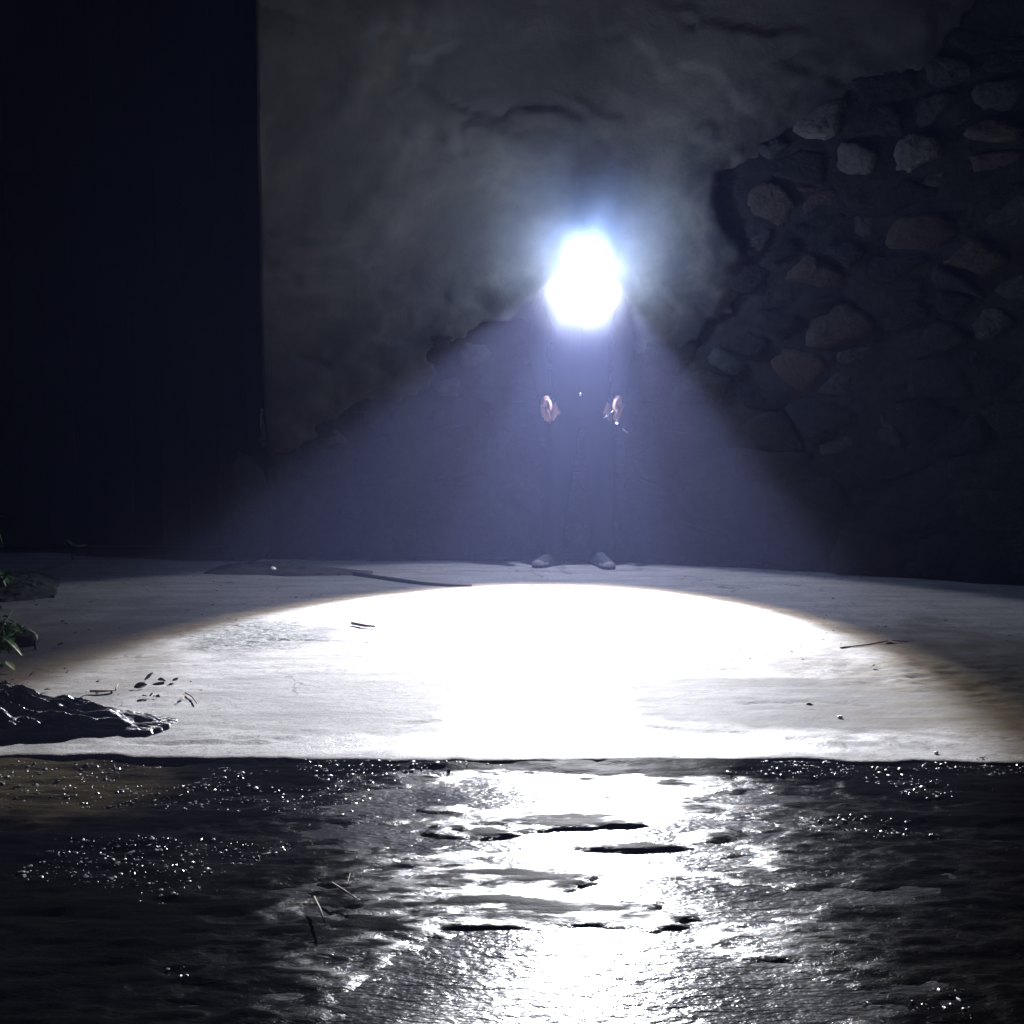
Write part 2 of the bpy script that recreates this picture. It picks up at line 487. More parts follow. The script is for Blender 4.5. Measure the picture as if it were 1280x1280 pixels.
# gravel and grit on the lane
def scatter(name, n, dist, mat, rmin, rmax, zf):
    ico = bmesh.new(); bmesh.ops.create_icosphere(ico, subdivisions=1, radius=1)
    iv = np.array([v.co[:] for v in ico.verts]); fi = np.array([[v.index for v in f.verts] for f in ico.faces]); ico.free()
    rg = np.random.default_rng(5)
    P = dist(rg, n); n = len(P)
    r = rmin * (rmax / rmin) ** (rg.random(n) ** 3.0)
    s = r[:, None] * np.stack([rg.uniform(.8, 1.5, n), rg.uniform(.7, 1.2, n), rg.uniform(.35, .7, n)], -1)
    jit = 1 + rg.uniform(-.4, .4, (n, len(iv), 1))
    a = rg.uniform(0, 6.28, n)
    V = iv[None] * jit * s[:, None, :]
    x = V[..., 0] * np.cos(a)[:, None] - V[..., 1] * np.sin(a)[:, None]
    y = V[..., 0] * np.sin(a)[:, None] + V[..., 1] * np.cos(a)[:, None]
    z0 = zf(P[:, 0], P[:, 1]) + s[:, 2] * .1
    V = np.stack([x + P[:, :1], y + P[:, 1:2], V[..., 2] + z0[:, None]], -1).reshape(-1, 3)
    Fc = (fi[None] + (np.arange(n) * len(iv))[:, None, None]).reshape(-1, 3)
    me = bpy.data.meshes.new(name); me.from_pydata(V.tolist(), [], Fc.tolist())
    return link_mesh(name, me, mat)
def lane_dist(rg, n):
    P = np.stack([rg.uniform(-1.4, 1.5, n), rg.uniform(1.15, 2.585, n)], -1)
    k = fbm(P[:, 0] * 3.2, P[:, 1] * 6, 4) + .25 * (P[:, 0] < -.1) + .12 * (P[:, 1] > 2.2)
    d = np.exp(-((P[:, 0] - .12) / .33) ** 2)
    return P[k > .34 + .4 * d + .25 * (P[:, 1] < 1.8)]
tag(scatter('gravel', 30000, lane_dist, MAT_PEBBLE, .0008, .0060, lane_z), 'wet gravel and grit strewn over the dark lane below the slab', 'gravel', kind='stuff')
def slab_dist(rg, n):
    P = np.stack([rg.uniform(-2.2, 2.3, n), rg.uniform(2.63, 5.6, n)], -1)
    k = fbm(P[:, 0] * 1.4, P[:, 1] * 2.2, 4) + .35 * (P[:, 0] < -.9)
    return P[k > .32]
tag(scatter('grit', 2200, slab_dist, MAT_CLOD, .0015, .006, slab_z), 'small dark crumbs of soil scattered over the pale slab', 'grit', kind='stuff')

# ------------------------------------------------------------------ the old wall
def wall_y(x):
    y = 5.98 - .06 * x
    if x > .35: y -= .24 * (x - .35) ** 1.5 if x < 2.6 else .24 * 2.25 ** 1.5 + (x - 2.6) * .54
    return y
def wall_n(x):
    d = (wall_y(x + .02) - wall_y(x - .02)) / .04
    return Vector((d, -1, 0)).normalized()
def on_wall(u, v):
    r = ray(u, v)
    t = 5.9
    for _ in range(12):
        x = r.x * t / r.y
        t = wall_y(x)
    t = t / r.y
    return r.x * t, CAM_H + r.z * t
def to_px(x, z):
    y = wall_y(x); dz = z - CAM_H
    d = y * math.cos(PITCH) - dz * math.sin(PITCH)
    vv = y * math.sin(PITCH) + dz * math.cos(PITCH)
    return 640 + 1380 * x / d, 640 - 1380 * vv / d

WX0 = -1.335
WALL_H = 3.55
root = tag(empty('old_wall', (0.6, 5.9, 0)), 'old rubble stone wall with dark patchy plaster behind the person', 'wall')
def W(x, z, out):       # wall coordinates -> root space
    n = wall_n(x)
    return Vector((x, wall_y(x), z)) + n * out - root.location
xw = np.append(np.arange(WX0, 4.6, .045), 4.6); zw = np.append(np.arange(-.1, WALL_H, .045), WALL_H)
XW, ZW = np.meshgrid(xw, zw)
ow = .018 + .040 * fbm(XW * 4, ZW * 5, 4)
bm = bmesh.new()
fr = [[bm.verts.new(W(x, z, ow[j, i])) for i, x in enumerate(xw)] for j, z in enumerate(zw)]
bk = [[bm.verts.new(W(x, z, -.5)) for x in xw] for z in (-.1, WALL_H)]
K = len(xw)
for j in range(len(zw) - 1):
    for i in range(K - 1): bm.faces.new((fr[j][i], fr[j][i + 1], fr[j + 1][i + 1], fr[j + 1][i]))
for i in range(K - 1):
    bm.faces.new((bk[0][i + 1], bk[0][i], bk[1][i], bk[1][i + 1]))
    bm.faces.new((fr[-1][i], fr[-1][i + 1], bk[1][i + 1], bk[1][i]))
for i, c_ in ((0, 1), (K - 1, -1)):
    q = [bk[0][i]] + [fr[j][i] for j in range(len(zw))] + [bk[1][i]]
    bm.faces.new(q[::-1] if c_ > 0 else q)
obj('mortar_core', bm, MAT_MORTAR, root)

# where the plaster survives (curve given as heights of its lower edge)
edge = [(330, 560), (380, 540), (450, 505), (520, 470), (560, 440), (640, 430), (760, 440), (870, 425), (905, 330),
        (905, 240), (950, 205), (1000, 150), (1080, 125), (1150, 115), (1200, 60), (1260, -10), (1300, -60)]
ew = [on_wall(*p) for p in edge]
ex = [p[0] for p in ew]; ez = [p[1] for p in ew]
def plaster_low(x):
    if x > ex[-1]: return 9.0
    return float(np.interp(x, ex, ez))
gx = np.arange(WX0, 3.2, .022); gz = np.arange(.4, WALL_H + .02, .022)
GX, GZ = np.meshgrid(gx, gz)
offs = .078 + .014 * fbm(GX * 1.4, GZ * 1.6, 4) + .005 * fbm(GX * 9, GZ * 9, 4)
# flaked layers: ledges in the render
fl = fbm(GX * 1.1 + 5, GZ * 1.9 + GX * .8, 4)
offs += .010 * sstep(.0, .03, fl) + .008 * sstep(.22, .25, fl)
jag = .26 * fbm(GX * 2.2, GZ * 2.6, 5, .6)
XWARP = .30 * fbm(GX * 1.6 + 3, GZ * 2.1, 5, .6)
PLW = np.vectorize(plaster_low)(GX + XWARP) - jag
offs = offs - .050 * (1 - sstep(0, .30, GZ - PLW))
bm = bmesh.new()
V = {}
def pv(i, j):
    if (i, j) not in V:
        V[(i, j)] = bm.verts.new(W(gx[i], min(gz[j], WALL_H), max(.012, offs[j, i])))
    return V[(i, j)]
for j in range(len(gz) - 1):
    for i in range(len(gx) - 1):
        if gz[j] > PLW[j, i]:
            bm.faces.new((pv(i, j), pv(i + 1, j), pv(i + 1, j + 1), pv(i, j + 1)))
be = [e for e in bm.edges if e.is_boundary]
bv = list({v for e in be for v in e.verts if -1.3 < (v.co.x + root.location.x) < 3.1 and v.co.z < WALL_H - .1})
for _ in range(3): bmesh.ops.smooth_vert(bm, verts=bv, factor=.6, use_axis_x=True, use_axis_y=True, use_axis_z=True)
r = bmesh.ops.extrude_edge_only(bm, edges=be)
for v in [g for g in r['geom'] if isinstance(g, bmesh.types.BMVert)]:
    wp = v.co + root.location
    n = wall_n(wp.x)
    dd = (Vector((wp.x, wp.y, 0)) - Vector((wp.x, wall_y(wp.x), 0))).dot(n)
    v.co -= n * (dd + .004)
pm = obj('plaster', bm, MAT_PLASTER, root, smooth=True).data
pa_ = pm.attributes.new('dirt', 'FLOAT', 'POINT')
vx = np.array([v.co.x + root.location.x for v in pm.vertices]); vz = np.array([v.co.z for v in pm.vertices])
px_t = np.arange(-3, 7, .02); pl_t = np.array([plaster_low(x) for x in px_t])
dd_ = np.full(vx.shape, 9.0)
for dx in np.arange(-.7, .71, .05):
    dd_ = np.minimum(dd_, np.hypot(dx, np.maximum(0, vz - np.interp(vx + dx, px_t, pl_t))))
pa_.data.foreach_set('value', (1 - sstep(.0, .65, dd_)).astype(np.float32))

# stones: Voronoi cells round jittered seeds and round the stones seen in the photograph
seen = [  # u, v, kind
    (1228, 172, 'B'), (1150, 190, 'P'), (1178, 210, 'G'), (1072, 198, 'P'), (1235, 200, 'B'), (1005, 235, 'R'), (900, 232, 'P'),
    (965, 192, 'G'), (968, 253, 'B'), (1012, 252, 'R'), (1085, 285, 'G'), (1135, 290, 'B'), (1240, 330, 'B'), (1030, 152, 'P'),
    (935, 300, 'G'), (900, 395, 'B'), (905, 452, 'G'), (1045, 410, 'B'), (1000, 465, 'B'), (1245, 400, 'G'), (1200, 155, 'G'),
    (1165, 140, 'G'), (1270, 260, 'G'), (1017, 338, 'B'), (1040, 480, 'G'), (1060, 540, 'G'), (1110, 545, 'G'), (980, 545, 'D'),
    (1170, 475, 'D'), (1200, 540, 'D'), (530, 460, 'B'), (505, 495, 'G'), (560, 480, 'G'), (590, 450, 'G'), (450, 520, 'D'),
    (400, 545, 'G'), (360, 560, 'D'), (1260, 460, 'D'), (1120, 370, 'D'), (1160, 420, 'D'), (940, 350, 'D'), (1090, 240, 'D'),
    (1130, 250, 'D'), (975, 400, 'D'), (890, 340, 'D'), (1190, 90, 'G'), (1250, 120, 'G')]
seeds = [(*on_wall(u, v), k, (.006 if k in 'PB' else 0)) for u, v, k in seen]
z = .03
rowi = 0
rg = random.Random(3)
while z < WALL_H - .05:
    h = rg.uniform(.08, .20) if z > .8 else rg.uniform(.15, .26)
    x = WX0 + rg.uniform(.05, .2)
    while x < 4.5:
        wd = rg.choice((.14, .22, .30, .45)) * rg.uniform(.8, 1.2) if z > .8 else rg.uniform(.28, .55)
        if x > 2.75: wd *= 1.4
        p = (x + wd / 2 + rg.uniform(-.04, .04), z + h / 2 + rg.uniform(-.04, .04))
        if all(math.hypot(p[0] - s[0], (p[1] - s[1]) * 1.5) > .125 for s in seeds):
            q = rg.random()
            seeds.append((*p, 'D' if q < .88 or z < .9 else 'G' if q < .96 else 'B', rg.uniform(-.006, .006)))
        x += wd
    z += h
def clip(poly, nx_, nz_, c):
    out = []
    for a, b in zip(poly, poly[1:] + poly[:1]):
        da = a[0] * nx_ + a[1] * nz_ - c; db = b[0] * nx_ + b[1] * nz_ - c
        if da <= 0: out.append(a)
        if da * db < 0:
            t = da / (da - db); out.append((a[0] + t * (b[0] - a[0]), a[1] + t * (b[1] - a[1])))
    return out
SM = {'D': MAT_STONE_D, 'G': MAT_STONE_G, 'P': MAT_STONE_P, 'B': MAT_STONE_B, 'R': MAT_STONE_R}
AZ = 1.45     # stones are wider than tall
cells = []
for i, (sx, sz, k, wt) in enumerate(seeds):
    if sx < 3.1 and sz > .45 and sz < WALL_H - .1 and PLW[int((sz - .4) / .022), max(0, min(len(gx) - 1, int((sx - WX0) / .022)))] < sz - .02: continue
    poly = [(sx - .34, sz - .2), (sx + .34, sz - .2), (sx + .34, sz + .2), (sx - .34, sz + .2)]
    for j, (tx, tz, _, wt2) in enumerate(seeds):
        if j == i or abs(tx - sx) > .8 or abs(tz - sz) > .6: continue
        dx, dz = tx - sx, (tz - sz) * AZ * AZ
        c = dx * (sx + tx) / 2 + dz * (sz + tz) / 2 + (wt - wt2) * 1.0
        poly = clip(poly, dx, dz, c)
        if len(poly) < 3: break
    if len(poly) < 3: continue
    poly = [(max(WX0, px), min(max(0.0, pz), WALL_H)) for px, pz in poly]
    cells.append((sx, sz, k, poly))
cells.sort(key=lambda c: (c[0] > 3.0, c[0]))
rg = random.Random(8)
for n_, (sx, sz, k, poly) in enumerate(cells):
    if n_ >= 295: break
    cx = sum(p[0] for p in poly) / len(poly); cz = sum(p[1] for p in poly) / len(poly)
    pts = []
    for a, b in zip(poly, poly[1:] + poly[:1]):      # cut corners
        L = math.hypot(b[0] - a[0], b[1] - a[1])
        if L < .015: continue
        for t in ((.14, .5, .86) if L > .09 else (.2, .8)):
            pts.append((a[0] + t * (b[0] - a[0]) + rg.uniform(-.014, .014), a[1] + t * (b[1] - a[1]) + rg.uniform(-.012, .012)))
    if len(pts) < 5: continue
    size = max(.05, math.hypot(poly[0][0] - cx, poly[0][1] - cz))
    ins = rg.uniform(.004, .016) / size
    h = rg.uniform(.012, .05) + (.015 if k in 'PB' else 0)
    tx, tz = rg.uniform(-.22, .22), rg.uniform(-.28, .28)
    rot_ = rg.uniform(-.35, .35); ca, sa = math.cos(rot_), math.sin(rot_)
    pts = [(cx + (px - cx) * ca - (pz - cz) * sa * .8, cz + (px - cx) * sa * .8 + (pz - cz) * ca) for px, pz in pts]
    pts = [(max(WX0 + .005, px), pz) for px, pz in pts]
    bm = bmesh.new()
    rings = []
    c0 = W(cx, cz, 0)
    f_ = rg.uniform(.72, .92) if k in 'PBG' else rg.uniform(.9, 1.0)
    for sc, ho in ((f_ * (1 - ins), -.01), (f_ * (1 - ins * 1.3), h * .62), (.72 * f_, h), (.36 * f_, h * 1.05)):
        ring = []
        for (px, pz) in pts:
            qx = cx + (px - cx) * sc; qz = cz + (pz - cz) * sc
            o_ = ho + (tx * (qx - cx) + tz * (qz - cz) + (rg.uniform(-.007, .007))) * (1 if ho > 0 else 0)
            ring.append(bm.verts.new(W(qx, qz, o_) - c0))
        rings.append(ring)
    cv = bm.verts.new(W(cx, cz, h * 1.05) - c0)
    m_ = len(pts)
    for r0, r1 in zip(rings, rings[1:]):
        for q in range(m_): bm.faces.new((r0[q], r0[(q + 1) % m_], r1[(q + 1) % m_], r1[q]))
    for q in range(m_): bm.faces.new((rings[-1][q], rings[-1][(q + 1) % m_], cv))
    bmesh.ops.recalc_face_normals(bm, faces=bm.faces[:])
    s = obj('stone', bm, SM[k], root, smooth=True)
    s.location = c0

# gate opening on the left: reveal, lintel, further wall
bm = bmesh.new()
box(bm, (-5.6, 6.3, WALL_H / 2 - .05), (2.6, .5, WALL_H + .1))
tag(obj('side_wall', bm, MAT_MORTAR), 'dark wall beyond the left side of the black gate', 'wall')
gate = tag(empty('gate', (-2.8, 6.30, 0)), 'tall black boarded gate left of the plastered wall', 'gate')
bm = bmesh.new(); box(bm, (0, .05, 3.40), (3.0, .30, .26)); obj('lintel', bm, MAT_GATE, gate)
x = -1.48
for i in range(18):
    bm = bmesh.new()
    box(bm, (0, 0, 0), (.1615, .035, 3.15), bev=.004)
    o = obj('board', bm, MAT_GATE, gate)
    o.location = (x + .0755, rg.uniform(-.004, .004), 1.62); x += .1635
for z_ in (.45, 1.6, 2.8):
    bm = bmesh.new(); box(bm, (0, .045, z_), (2.94, .05, .12), bev=.004); obj('rail', bm, MAT_GATE, gate)
bm = bmesh.new()
pp = at_depth(328, 535, 6.24) - gate.location
tube(bm, [pp + Vector((0, .03, .085)), pp + Vector((0, -.02, .08)), pp + Vector((.003, -.025, 0)), pp + Vector((0, -.02, -.07)), pp + Vector((0, .03, -.075))], .008, 8)
box(bm, pp + Vector((0, .04, 0)), (.03, .008, .22))
obj('handle', bm, MAT_HANDLE, gate)

# guard stone at the foot of the jamb
def rock(name, loc, s, mat, seed, sub=3, rough=.25):
    bm = bmesh.new(); bmesh.ops.create_icosphere(bm, subdivisions=sub, radius=1)
    co = np.array([v.co[:] for v in bm.verts])
    d = 1 + rough * fbm(co[:, 0] * 1.7 + seed, co[:, 1] * 1.7 + co[:, 2] * 2.1 + seed, 4)
    for v, q in zip(bm.verts, d):
        v.co = Vector((v.co.x * s[0], v.co.y * s[1], v.co.z * s[2])) * float(q)
    o = obj(name, bm, mat, smooth=sub > 2); o.location = loc
    return o
tag(rock('guard_stone', (-1.47, 6.05, .24), (.15, .13, .33), MAT_STONE_D, 2.2), 'rough dark guard stone at the foot of the jamb beside the gate', 'stone')

# ------------------------------------------------------------------ the person
def skin_body(name, chains, mat, parent, sub=2):
    """chains: list of lists of (key, (x,y,z), radius); a repeated key joins chains"""
    idx = {}; co = []; rad = []; ed = []
    for ch in chains:
        prev = None
        for c in ch:
            if c[0] not in idx:
                idx[c[0]] = len(co); co.append(c[1]); rad.append(c[2])
            if prev is not None: ed.append((prev, idx[c[0]]))
            prev = idx[c[0]]
    me = bpy.data.meshes.new(name); me.from_pydata(co, ed, [])
    o = link_mesh(name, me, mat, parent)
    md = o.modifiers.new('skin', 'SKIN')
    md.use_smooth_shade = True
    for v, r in zip(me.skin_vertices[0].data, rad):
        v.radius = r if isinstance(r, tuple) else (r, r)
        v.use_root = False
    me.skin_vertices[0].data[0].use_root = True
    s = o.modifiers.new('sub', 'SUBSURF'); s.levels = sub; s.render_levels = sub
    return o

per = tag(empty('person', (.36, 5.785, 0)), 'person in black standing against the wall, head bowed, arms hanging', 'person')
PL = Vector(per.location)
def hand(side, s):
    # wrist -> palm -> five fingers hanging down, slightly curled; s = -1 left in picture, 1 right
    X = .19 * s; y0 = -.065
    k = side
    ch = [[(k + 'wr', (X, y0 + .01, .915), (.026, .019)), (k + 'pa', (X + .002 * s, y0 - .003, .875), (.022, .030)),
           (k + 'pb', (X, y0 - .008, .845), (.019, .030))]]
    for i, (dx, dy, L) in enumerate(((-.027, -.012, .066), (-.009, -.004, .078), (.010, .0, .073), (.027, .004, .056))):
        bx = X + dx * s * .55; dy = dy + dx * .8
        p0 = (bx, y0 - .010 + dy * .3, .838)
        ch.append([(k + 'pb',) + ch[0][2][1:], (k + 'f%da' % i, p0, .0105),
                   (k + 'f%db' % i, (bx - .003 * s, y0 - .016 + dy, .838 - L * .45), .0092),
                   (k + 'f%dc' % i, (bx - .008 * s, y0 - .006 + dy, .838 - L * .78), .0082),
                   (k + 'f%dd' % i, (bx - .011 * s, y0 + .006 + dy, .838 - L * 1.0), .0068)])
    ch.append([(k + 'pa',) + ch[0][1][1:], (k + 'ta', (X - .022 * s, y0 - .034, .862), .012),
               (k + 'tb', (X - .028 * s, y0 - .048, .835), .010), (k + 'tc', (X - .026 * s, y0 - .052, .812), .0078)])
    return ch
chains = [
    [('pel', (0, .02, .95), (.13, .09)), ('sp', (0, .03, 1.14), (.12, .085)), ('ch', (0, .02, 1.33), (.14, .095)), ('ne', (.01, -.005, 1.455), .052),
     ('h0', (.02, -.035, 1.515), (.062, .075)), ('h1', (.025, -.045, 1.585), (.074, .092)), ('h2', (.03, -.035, 1.655), (.066, .08)), ('h3', (.03, -.03, 1.69), (.04, .05))],
    [('h0', (.02, -.035, 1.515), .06), ('jaw', (.025, -.095, 1.475), .036)],
    [('h1', (.025, -.045, 1.585), .07), ('nose', (.03, -.145, 1.53), .011), ('nose2', (.031, -.158, 1.515), .009)],
    [('h1', (.025, -.045, 1.585), .07), ('earl', (-.055, -.03, 1.56), .014)],
    [('h1', (.025, -.045, 1.585), .07), ('earr', (.107, -.03, 1.56), .014)],
]
for s, k in ((-1, 'L'), (1, 'R')):
    h = hand(k, s)
    chains.append([('ch', (0, .02, 1.33), .14), (k + 'sh', (.165 * s, .03, 1.385), .06), (k + 'ua', (.205 * s, .045, 1.26), .046),
                   (k + 'el', (.225 * s, .045, 1.13), .037), (k + 'fa', (.215 * s, .005, 1.02), .034), h[0][0]])
    chains += h
    lx = -.15 if s < 0 else .12
    chains.append([('pel', (0, .02, .95), .13), (k + 'hp', (.085 * s, .02, .88), .085), (k + 'th', (.10 * s, .01, .68), .072), (k + 'kn', (.11 * s, .0, .50), .052),
                   (k + 'ca', ((lx + .11 * s) / 2, .03, .33), .052), (k + 'an', (lx, .06, .10), .030), (k + 'ft', (lx, .05, .05), .024)])
skin_body('body', chains, MAT_SKIN, per)
J = [[('hem', (0, .02, .74), (.175, .13)), ('pel', (0, .02, .88), (.17, .122)), ('sp', (0, .03, 1.12), (.155, .11)), ('ch', (0, .02, 1.32), (.175, .12)), ('ne', (.01, .0, 1.435), .075), ('co', (.012, -.01, 1.47), .066)]]
for s, k in ((-1, 'L'), (1, 'R')):
    J.append([('ch', (0, .02, 1.32), .17), (k + 'sh', (.165 * s, .03, 1.385), .078), (k + 'ua', (.21 * s, .045, 1.26), .062), (k + 'el', (.228 * s, .045, 1.13), .054),
              (k + 'fa', (.214 * s, .0, 1.02), .050), (k + 'cf', (.195 * s, -.055, .915), .048), (k + 'ce', (.191 * s, -.064, .872), .046)])
skin_body('jacket', J, MAT_BLACK_CLOTH, per)
Tt = [[('pel', (0, .02, .93), (.15, .11)), ('cr', (0, .02, .86), (.14, .10))]]
for s, k in ((-1, 'L'), (1, 'R')):
    lx = -.15 if s < 0 else .12
    Tt.append([('cr', (0, .02, .86), .13), (k + 'hp', (.09 * s, .02, .80), .098), (k + 'kn', (.11 * s, .0, .50), .078), (k + 'ca', ((lx + .11 * s) / 2, .03, .33), .074),
               (k + 'an', (lx, .035, .13), .066), (k + 'hm', (lx, .025, .045), .066)])
skin_body('trousers', Tt, MAT_TROUSER, per)
bm = bmesh.new(); bmesh.ops.create_uvsphere(bm, u_segments=20, v_segments=12, radius=1)
bmesh.ops.delete(bm, geom=[v for v in bm.verts if v.co.z < -.05 - .55 * v.co.y * -1 and v.co.y < .25 or v.co.z < -.55], context='VERTS')
for v in bm.verts: v.co = Vector((v.co.x * .086, v.co.y * .104 + .002, v.co.z * .098))
hair = obj('hair', bm, MAT_HAIR, per, True); hair.location = (.03, -.038, 1.605); hair.rotation_euler = (R(-18), 0, 0)
md = hair.modifiers.new('t', 'SOLIDIFY'); md.thickness = .008
for s in (-1, 1):
    bm = bmesh.new(); bmesh.ops.create_uvsphere(bm, u_segments=10, v_segments=8, radius=.011)
    e = obj('eye', bm, MAT_WHITE, per, True); e.location = (.028 + .03 * s, -.125, 1.562)
bm = bmesh.new(); tube(bm, [(.005, -.137, 1.497), (.029, -.146, 1.495), (.053, -.137, 1.497)], [.003, .006, .003], 6)
obj('mouth', bm, plain('lips', (.3, .12, .1), .5), per, True)
def shoe(cx, cy, rz):
    t = [( .13, .034, .080), (.09, .037, .085), (.04, .036, .082), (-.01, .038, .066), (-.06, .044, .050), (-.10, .044, .040), (-.13, .036, .030), (-.148, .018, .018)]
    bm = bmesh.new(); rings = []
    for y, hw, hh in t:
        rings.append([bm.verts.new((hw * math.cos(a), y, .014 + max(0, hh * math.sin(a) ** .8 if math.sin(a) > 0 else 0)))
                      for a in [math.pi * q / 8 for q in range(9)]])
    for a, b in zip(rings, rings[1:]):
        for q in range(8): bm.faces.new((a[q], b[q], b[q + 1], a[q + 1]))
    bm.faces.new(rings[0]); bm.faces.new(rings[-1][::-1])
    o = obj('shoe', bm, MAT_SHOE, per, True)
    bm = bmesh.new(); rings = []
    for y, hw, hh in t[4:]:
        hw += .004; hh = min(hh, .034) + .002
        rings.append([bm.verts.new((hw * math.cos(a), y - (.004 if y < -.14 else 0), .014 + max(0, hh * math.sin(a)))) for a in [math.pi * q / 8 for q in range(9)]])
    for a, b in zip(rings, rings[1:]):
        for q in range(8): bm.faces.new((a[q], b[q], b[q + 1], a[q + 1]))
    bm.faces.new(rings[0]); bm.faces.new(rings[-1][::-1])
    obj('toe_cap', bm, MAT_TOE, o, True)
    o.scale = (.82, .82, .82); o.location = (cx - PL.x, cy - PL.y, 0.003); o.rotation_euler = (0, 0, rz)
    bm = bmesh.new(); up = []; dn = []
    prof = [(y, hw + .004) for y, hw, _ in t]
    ring = [(hw, y) for y, hw in prof] + [(-hw, y) for y, hw in prof[::-1]]
    up = [bm.verts.new((a, b, .016)) for a, b in ring]; dn = [bm.verts.new((a * .97, b, 0)) for a, b in ring]
    bm.faces.new(up); bm.faces.new(dn[::-1])
    for q in range(len(ring)): bm.faces.new((up[q], dn[q], dn[(q + 1) % len(ring)], up[(q + 1) % len(ring)]))
    bmesh.ops.recalc_face_normals(bm, faces=bm.faces[:])
    so = obj('sole', bm, MAT_SOLE, o)
shoe(.195, 5.79, R(-38)); shoe(.475, 5.75, R(16))
bm = bmesh.new(); bmesh.ops.create_uvsphere(bm, u_segments=10, v_segments=8, radius=.0085)
zp = at_depth(725.5, 493, 5.55) - PL
z_ = obj('toggle', bm, MAT_REFLECT, per, True); z_.location = zp
bm = bmesh.new(); tube(bm, [zp + Vector((0, .002, .008)), zp + Vector((0, .02, .12)), (.012, -.085, 1.43)], .002, 6)
obj('drawstring', bm, MAT_BLACK_CLOTH, per, True)

# headlamp with its strap and its light
hl = tag(empty('headlamp', LAMP - AXIS * .03), 'glaring white headlamp on the forehead of the bowed head', 'headlamp')
hl.rotation_mode = 'QUATERNION'
hl.rotation_quaternion = AXIS.to_track_quat('-Z', 'Y')
bm = bmesh.new()
r_ = bmesh.ops.create_cone(bm, cap_ends=True, segments=28, radius1=.030, radius2=.026, depth=.036)
obj('housing', bm, MAT_RUBBER, hl)
bm = bmesh.new()
for k_ in range(28):
    pass
pts_o = [(.030 * math.cos(a), .030 * math.sin(a)) for a in [2 * math.pi * q / 28 for q in range(28)]]
pts_i = [(.0245 * math.cos(a), .0245 * math.sin(a)) for a in [2 * math.pi * q / 28 for q in range(28)]]
vo0 = [bm.verts.new((x, y, -.017)) for x, y in pts_o]; vo1 = [bm.verts.new((x, y, -.026)) for x, y in pts_o]
vi1 = [bm.verts.new((x, y, -.026)) for x, y in pts_i]; vi0 = [bm.verts.new((x, y, -.017)) for x, y in pts_i]
for q in range(28):
    p_ = (q + 1) % 28
    for a, b in ((vo0, vo1), (vo1, vi1), (vi1, vi0)): bm.faces.new((a[q], a[p_], b[p_], b[q]))
bmesh.ops.recalc_face_normals(bm, faces=bm.faces[:])
obj('bezel', bm, MAT_STEEL, hl)
bm = bmesh.new(); bmesh.ops.create_circle(bm, cap_ends=True, segments=28, radius=.0242)
bmesh.ops.reverse_faces(bm, faces=bm.faces[:])
o = obj('lens', bm, MAT_LENS, hl); o.location = (0, 0, -.020)
# strap round the head (drawn in world space, then moved under the lamp)
bm = bmesh.new()
hc = PL + Vector((.03, -.04, 1.60)); N = 36; rr = []
for q in range(N):
    a = 2 * math.pi * q / N
    c = hc + Matrix.Rotation(R(-14), 3, 'X') @ Vector((.091 * math.cos(a), .107 * math.sin(a), 0))
    rr.append((bm.verts.new(c + Vector((0, 0, .012))), bm.verts.new(c - Vector((0, 0, .012)))))
for q in range(N):
    a, b = rr[q], rr[(q + 1) % N]; bm.faces.new((a[0], a[1], b[1], b[0]))
st = obj('strap', bm, MAT_RUBBER)
bpy.context.view_layer.update()
st.parent = hl; st.matrix_parent_inverse = (Matrix.Translation(LAMP - AXIS * .03) @ hl.rotation_quaternion.to_matrix().to_4x4()).inverted()
md = st.modifiers.new('t', 'SOLIDIFY'); md.thickness = .003

def spot(name, size, watts, colr, blend, rad=.012, off=.012):
    d = bpy.data.lights.new(name, 'SPOT')
    d.energy = watts; d.color = colr; d.spot_size = R(size); d.spot_blend = blend; d.shadow_soft_size = rad
    o = bpy.data.objects.new(name, d); col.objects.link(o)
    o.location = LAMP + AXIS * off
    o.rotation_mode = 'QUATERNION'
    o.rotation_quaternion = AXIS.to_track_quat('-Z', 'Y')
    return o
spot('beam_light', CONE, MAIN_W, (.80, .86, 1.0), .20)
spot('beam_rim_light', CONE + 6, WARM_W, (1.0, .80, .52), .30)
hs = spot('beam_core_light', 41, 3000.0, (.80, .86, 1.0), .55)
hs.rotation_quaternion = Vector((math.sin(R(35.5)) * math.sin(AX_YAW), -math.sin(R(35.5)) * math.cos(AX_YAW), -math.cos(R(35.5)))).to_track_quat('-Z', 'Y')
spot('spill_light', 113, SPILL_W, (.88, .90, 1.0), .15)
d = bpy.data.lights.new('halo_light', 'POINT'); d.energy = HALO_W; d.color = (.44, .60, 1.0); d.shadow_soft_size = .02  # added all-round point light that feeds the glare halo
o = bpy.data.objects.new('halo_light', d); col.objects.link(o); o.location = LAMP + AXIS * .04

